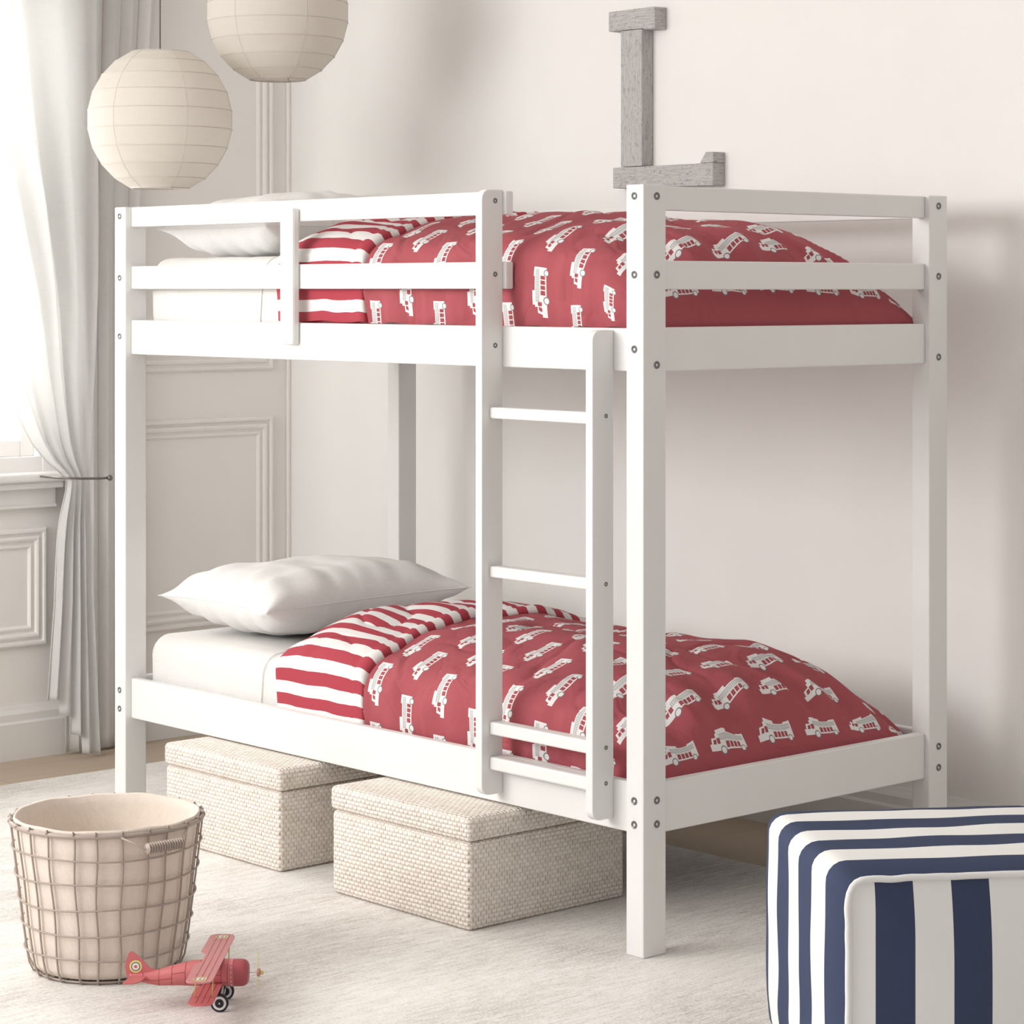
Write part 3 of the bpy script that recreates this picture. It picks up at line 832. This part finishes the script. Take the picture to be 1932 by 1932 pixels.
# ------------------------------------------------------------------ toy biplane
def pm(name, c, rough=.45): return plain(name, c, rough, .4)
RED, DRED, PINK = (.56, .15, .155), (.38, .075, .09), (.58, .235, .235)
MAT['plane'] = pm('coral_red_tin', RED); MAT['plane_dark'] = pm('dark_red_tin', DRED); MAT['wing'] = pm('dusty_pink_tin', PINK)
MAT['line'] = pm('dark_panel_line', (.25, .035, .045)); MAT['black'] = pm('black_rubber', (.016, .015, .025)); MAT['offw'] = pm('off_white_paint', (.78, .77, .78))
MAT['yellow'] = pm('mustard_yellow', (.62, .52, .14)); MAT['green'] = pm('dark_green_paint', (.10, .15, .10)); MAT['cream_yellow'] = pm('pale_yellow_paint', (.80, .72, .28))
MAT['dot'] = pm('red_dot_paint', (.62, .12, .12))
ndir = Vector((.9998*cos(YAW)-.02*sin(YAW), -.9998*sin(YAW)-.02*cos(YAW)))
pl = empty('toy_plane', (-.8225, .2975, 0), 'small red tin toy biplane on the rug beside the wire basket', 'toy airplane', None, math.atan2(ndir.y, ndir.x))
XS = [(-.176, .055, .004, .005), (-.165, .0535, .006, .007), (-.139, .052, .009, .0115), (-.119, .053, .012, .0155), (-.098, .0565, .016, .0185), (-.079, .0590, .019, .0205), (-.053, .0615, .022, .0240), (-.018, .0625, .0245, .0250), (.010, .0630, .0252, .0253), (.0235, .0630, .0252, .0253)]
b = bmesh.new(); P = []
def xs_at(x):
    return [interp([(q[0], q[c]) for q in XS], x) for c in (1, 2, 3)]
xl = [XS[0][0]+(XS[-1][0]-XS[0][0])*k/40 for k in range(41)]
for x in xl:
    zc, ry, rz = xs_at(x)
    P.append([Vector((x, ry*cos(2*pi*j/28), zc+rz*sin(2*pi*j/28))) for j in range(28)])
grid_mesh(b, P, closed_v=True); b.verts.ensure_lookup_table(); b.faces.new(b.verts[0:28][::-1]); b.faces.new(b.verts[-28:])
for x in (-.150, -.119, -.094, -.068, -.040, .0, .012):   # raised panel lines
    zc, ry, rz = xs_at(x); add_tube(b, [(x, (ry+.0001)*cos(2*pi*j/28), zc+(rz+.0001)*sin(2*pi*j/28)) for j in range(28)], .00045, 4, closed=True, mi=1)
for x0, x1, ph in ((-.150, -.119, .2), (-.119, -.094, .1), (-.094, -.068, -.35), (-.02, .0, -.05), (-.02, .012, .55), (-.04, -.01, .75)):
    for sgn in (-1,):
        add_tube(b, [(x, sgn*(xs_at(x)[1]+.0001)*cos(ph), xs_at(x)[0]+(xs_at(x)[2]+.0001)*sin(-ph)) for x in (x0, (x0+x1)/2, x1)], .0004, 4, mi=1)
for k in range(18):
    a = 2*pi*k/18+.1; bmesh.ops.create_uvsphere(b, u_segments=6, v_segments=4, radius=.0011, matrix=Matrix.Translation((.0190, .0252*cos(a), .063+.0253*sin(a))))
    for f in b.faces[-24:]: f.material_index = 2
bmesh.ops.recalc_face_normals(b, faces=b.faces[:])
link_bm('fuselage', b, [MAT['plane'], MAT['line'], MAT['offw']], pl, True)
b = bmesh.new(); P = []
for x, r in ((.0235, .0254), (.030, .0254), (.038, .0252), (.043, .0240), (.047, .0212), (.0495, .017), (.0500, .010), (.0500, .001)):
    P.append([Vector((x, r*cos(2*pi*j/28), .063+r*sin(2*pi*j/28))) for j in range(28)])
grid_mesh(b, P, closed_v=True); bmesh.ops.recalc_face_normals(b, faces=b.faces[:]); link_bm('cowling', b, MAT['plane_dark'], pl, True)
def plate(name, pts, y0, y1, mat, axis='y'):
    b = bmesh.new()
    f = (lambda p, t: Vector((p[0], t, p[1]))) if axis == 'y' else (lambda p, t: Vector((p[0], p[1], t)))
    A = [b.verts.new(f(p, y0)) for p in pts]; B = [b.verts.new(f(p, y1)) for p in pts]; n = len(pts)
    b.faces.new(A); b.faces.new(B[::-1])
    for j in range(n): b.faces.new((A[j], B[j], B[(j+1) % n], A[(j+1) % n]))
    bmesh.ops.recalc_face_normals(b, faces=b.faces[:]); return b
def roundel(cx, cy, cz, r, normal, parent, flat=1.):
    n = Vector(normal); R_ = n.to_track_quat('Z', 'X').to_matrix().to_4x4()
    b = bmesh.new()
    for k, (rr, h) in enumerate(((1, .0003), (.74, .0005), (.58, .0007), (.24, .0009))):
        add_lathe(b, [(r*rr, 0), (r*rr, h)], 28, mi=k, M=Matrix.Translation((cx, cy, cz)) @ R_ @ Matrix.Scale(flat, 4, (0, 1, 0)))
    o = link_bm('roundel', b, [MAT['cream_yellow'], MAT['green'], MAT['offw'], MAT['dot']], parent); o['label'] = 'yellow, green and white roundel with a red dot'
fin = link_bm('tail_fin', plate('f', [(-.176, .050), (-.182, .058), (-.1845, .072), (-.182, .086), (-.178, .098), (-.1745, .1015), (-.170, .101), (-.158, .092), (-.147, .081), (-.138, .0715), (-.128, .0675), (-.115, .068), (-.115, .050)], -.0016, .0016, None), MAT['plane'], pl)
roundel(-.164, -.0018, .0735, .0118, (0, -1, 0), fin)
tp = link_bm('tailplane', plate('t', [(-.180, -.050), (-.176, -.056), (-.160, -.055), (-.148, -.040), (-.142, 0), (-.148, .040), (-.160, .055), (-.176, .056), (-.180, .050), (-.174, 0)], .0545, .0562, None, 'z'), MAT['plane'], pl)
def wing(name, z, half, x0, x1, mat, nz=.0026):
    pts = [(x0, -half+.012), (x0+.006, -half+.003), (x0+.014, -half), (x1-.014, -half), (x1-.004, -half+.005), (x1, -half+.018), (x1, half-.018), (x1-.004, half-.005), (x1-.014, half), (x0+.014, half), (x0+.005, half-.004), (x0, half-.014), (x0-.001, .045), (x0+.010, .030), (x0+.010, -.030), (x0-.001, -.045)]
    bb = plate(name, pts, z, z+nz, None, 'z')
    for q in (.22, .45, .68):
        xx = lerp(x0, x1, q+.08); add_tube(bb, [(xx, -half+.012, z+nz), (xx, half-.012, z+nz)], .0010, 6, mi=0)
    for yy in (-half+.050, half-.050):
        for q in (.25, .5, .75):
            bmesh.ops.create_uvsphere(bb, u_segments=8, v_segments=5, radius=.0014, matrix=Matrix.Translation((lerp(x0, x1, q), yy, z+nz)))
            for f in bb.faces[-40:]: f.material_index = 1
    return link_bm(name, bb, [mat, MAT['dot']], pl)
w1 = wing('upper_wing', .0885, .172, -.0455, .003, MAT['wing'])
for s_ in (-1, 1): roundel(-.021, s_*.150, .0912, .0125, (0, 0, 1), w1)
w2 = wing('lower_wing', .0440, .160, -.044, .002, MAT['plane'])
for s_ in (-1, 1):
    for xx in (-.036, -.004):
        b = bmesh.new(); add_tube(b, [(xx, s_*.112, .0462), (xx+.002, s_*.112, .0910)], .0012, 6); link_bm('strut', b, MAT['yellow'], pl, True)
# landing gear
for s_ in (-1, 1):
    wl = empty('wheel', (0, 0, 0), None, None); wl.parent = pl; wl.location = (0, s_*.040, .0168)
    for nm, rr, h0, h1, mt in (('tyre', .0168, -.0042, .0042, 'black'), ('white_wall', .0134, -.0048, .0048, 'offw'), ('hub', .0088, -.0054, .0054, 'black'), ('axle_cap', .0016, -.0062, .0062, 'offw')):
        b = bmesh.new(); add_lathe(b, [(rr*.93, h0), (rr, h0*.7), (rr, h1*.7), (rr*.93, h1)], 32, M=Matrix.Rotation(pi/2, 4, 'X')); link_bm(nm, b, MAT[mt], wl, False)
b = bmesh.new(); add_tube(b, [(0, -.040, .0168), (0, .040, .0168)], .0016, 8); link_bm('axle', b, MAT['offw'], pl, True)
for s_ in (-1, 1):
    b = bmesh.new(); add_tube(b, [(.003, s_*.012, .042), (0, s_*.032, .0168)], .0018, 8); link_bm('gear_strut', b, MAT['offw'], pl, True)
b = bmesh.new()
add_box(b, -.020, .002, -.008, .008, .024, .040, .002, 1, 0)
for q in range(5): add_lathe(b, [(.0045, -.014), (.0055, -.012), (.0055, .012), (.0045, .014)], 10, M=Matrix.Translation((-.022+q*.006, 0, .022+q*.004)) @ Matrix.Rotation(pi/2, 4, 'X'))
link_bm('windup_gear', b, MAT['black'], pl)
# propeller
pr = empty('propeller', (0, 0, 0), None, None); pr.parent = pl; pr.location = (.050, 0, .063)
b = bmesh.new(); add_lathe(b, [(.0008, -.002), (.0008, .019)], 8, M=Matrix.Rotation(pi/2, 4, 'Y')); link_bm('shaft', b, MAT['offw'], pr)
b = bmesh.new(); add_lathe(b, [(.0070, .0155), (.0075, .017), (.0075, .0195), (.0065, .021)], 16, M=Matrix.Rotation(pi/2, 4, 'Y')); link_bm('hub', b, MAT['wing'], pr)
b = bmesh.new(); add_lathe(b, [(.0035, .021), (.0042, .023), (.0036, .0265), (.001, .028)], 12, M=Matrix.Rotation(pi/2, 4, 'Y')); link_bm('nose_cap', b, MAT['yellow'], pr)
for s_ in (-1, 1):
    b = bmesh.new(); add_box(b, .0165, .0175, -.004, .004, .004, .036, .0004, 1)
    if s_ < 0:
        for v in b.verts: v.co.z *= -.72
        bmesh.ops.reverse_faces(b, faces=b.faces[:])
    link_bm('blade', b, MAT['cream_yellow'], pr)

# ------------------------------------------------------------------ striped pouf
e1 = Vector((.837, -.548)); PA = math.atan2(e1.y, e1.x)
pf = empty('pouf', (-.132, -.859, 0), 'navy and white striped cube pouf at the right front of the rug', 'pouf', None, PA)
HW, HD, HH = .262, .258, .422
# local: x along the front edge, -y faces the camera, z up
def loop_pt(t, inset, hw, hh):
    # rounded rectangle in x-z, t in [0,1), starts bottom middle, counter-clockwise seen from the front
    r = .036; w2, h2 = hw-inset, hh/2-inset
    r = max(.02, r-inset*.3)
    segs = [(w2-r), pi/2*r, 2*(h2-r), pi/2*r, 2*(w2-r), pi/2*r, 2*(h2-r), pi/2*r, (w2-r)]
    T = sum(segs); d = t*T
    c = [(0, -h2, 1, 0), None]
    for k, L in enumerate(segs):
        if d <= L or k == 8: break
        d -= L
    if k == 0: return d, -h2
    if k == 1: a = -pi/2+d/r; return w2-r+r*cos(a), -h2+r+r*sin(a)
    if k == 2: return w2, -h2+r+d
    if k == 3: a = d/r; return w2-r+r*cos(a), h2-r+r*sin(a)
    if k == 4: return w2-r-d, h2
    if k == 5: a = pi/2+d/r; return -w2+r+r*cos(a), h2-r+r*sin(a)
    if k == 6: return -w2, h2-r-d
    if k == 7: a = pi+d/r; return -w2+r+r*cos(a), -h2+r+r*sin(a)
    return -w2+r+d, -h2
NT_, ND = 160, 48
b = bmesh.new(); P = []; UV = []
for i in range(ND+1):
    q = i/ND; y = lerp(-HD, HD, q); bul = (1-(2*q-1)**4)
    edge = .014*(abs(2*q-1))**9
    row = []; ur = []
    for j in range(NT_):
        x, z = loop_pt(j/NT_, edge+.012, HW, HH)
        r0 = sqrt((x/HW)**2+(z/(HH/2))**2)
        k = 1+.055*bul*(1 if z > -HH*.4 else .4)
        wr = noise.noise(Vector((x*9, y*9, z*9)))*.003
        zz = z*(1+.03*bul)+HH/2+wr
        if z < 0: zz = z+HH/2+.0
        xx = x*(1+.045*bul*sm(-HH/2, -HH/4, z))+wr
        row.append(Vector((xx, y, max(zz, .0005)))); ur.append((0, q*2*HD*1.02))
    P.append(row); UV.append([u_ for u_ in ur]+[ur[0]])
uvl = b.loops.layers.uv.verify()
V = [[b.verts.new(p) for p in row] for row in P]
for i in range(ND):
    for j in range(NT_):
        ids = [(i, j), (i+1, j), (i+1, (j+1) % NT_), (i, (j+1) % NT_)]
        f = b.faces.new([V[a][c_] for a, c_ in ids]); f.smooth = True
        for l, (a, c_) in zip(f.loops, ids): l[uvl].uv = (0, a/ND*2*HD*1.02)
bmesh.ops.recalc_face_normals(b, faces=b.faces[:])
link_bm('striped_band', b, MAT['navy_band'], pf, True)
for sgn, nm in ((-1, 'front_panel'), (1, 'back_panel')):
    b = bmesh.new(); uvl = b.loops.layers.uv.verify(); rings = []
    for s_ in range(17):
        t = 1-s_/16; row = []
        for j in range(NT_):
            x, z = loop_pt(j/NT_, .024, HW, HH); x *= t; z *= t
            bl = (1-t**2.6)*.020
            row.append(b.verts.new(Vector((x, sgn*(HD+bl), z+HH/2))))
        rings.append(row)
        if s_ == 16: pass
    for i in range(16):
        for j in range(NT_):
            f = b.faces.new((rings[i][j], rings[i+1][j], rings[i+1][(j+1) % NT_], rings[i][(j+1) % NT_])); f.smooth = True
            for l in f.loops:
                c_ = l.vert.co; l[uvl].uv = (c_.x+HW, c_.z)
    bmesh.ops.remove_doubles(b, verts=b.verts[:], dist=.0001)
    bmesh.ops.recalc_face_normals(b, faces=b.faces[:])
    link_bm(nm, b, MAT['navy_front'], pf, True)
    b = bmesh.new(); pts = []
    for j in range(NT_):
        x, z = loop_pt(j/NT_, .022, HW, HH); wv = .0018*sin(j*.9)*noise.noise(Vector((j*.11, 0, sgn)))*2
        pts.append((x*1+wv, sgn*(HD+.001), z+HH/2+wv))
    if sgn > 0: b.free(); continue
    add_tube(b, pts, .0058, 8, closed=True); link_bm('piping', b, MAT['white_cloth'], pf, True)
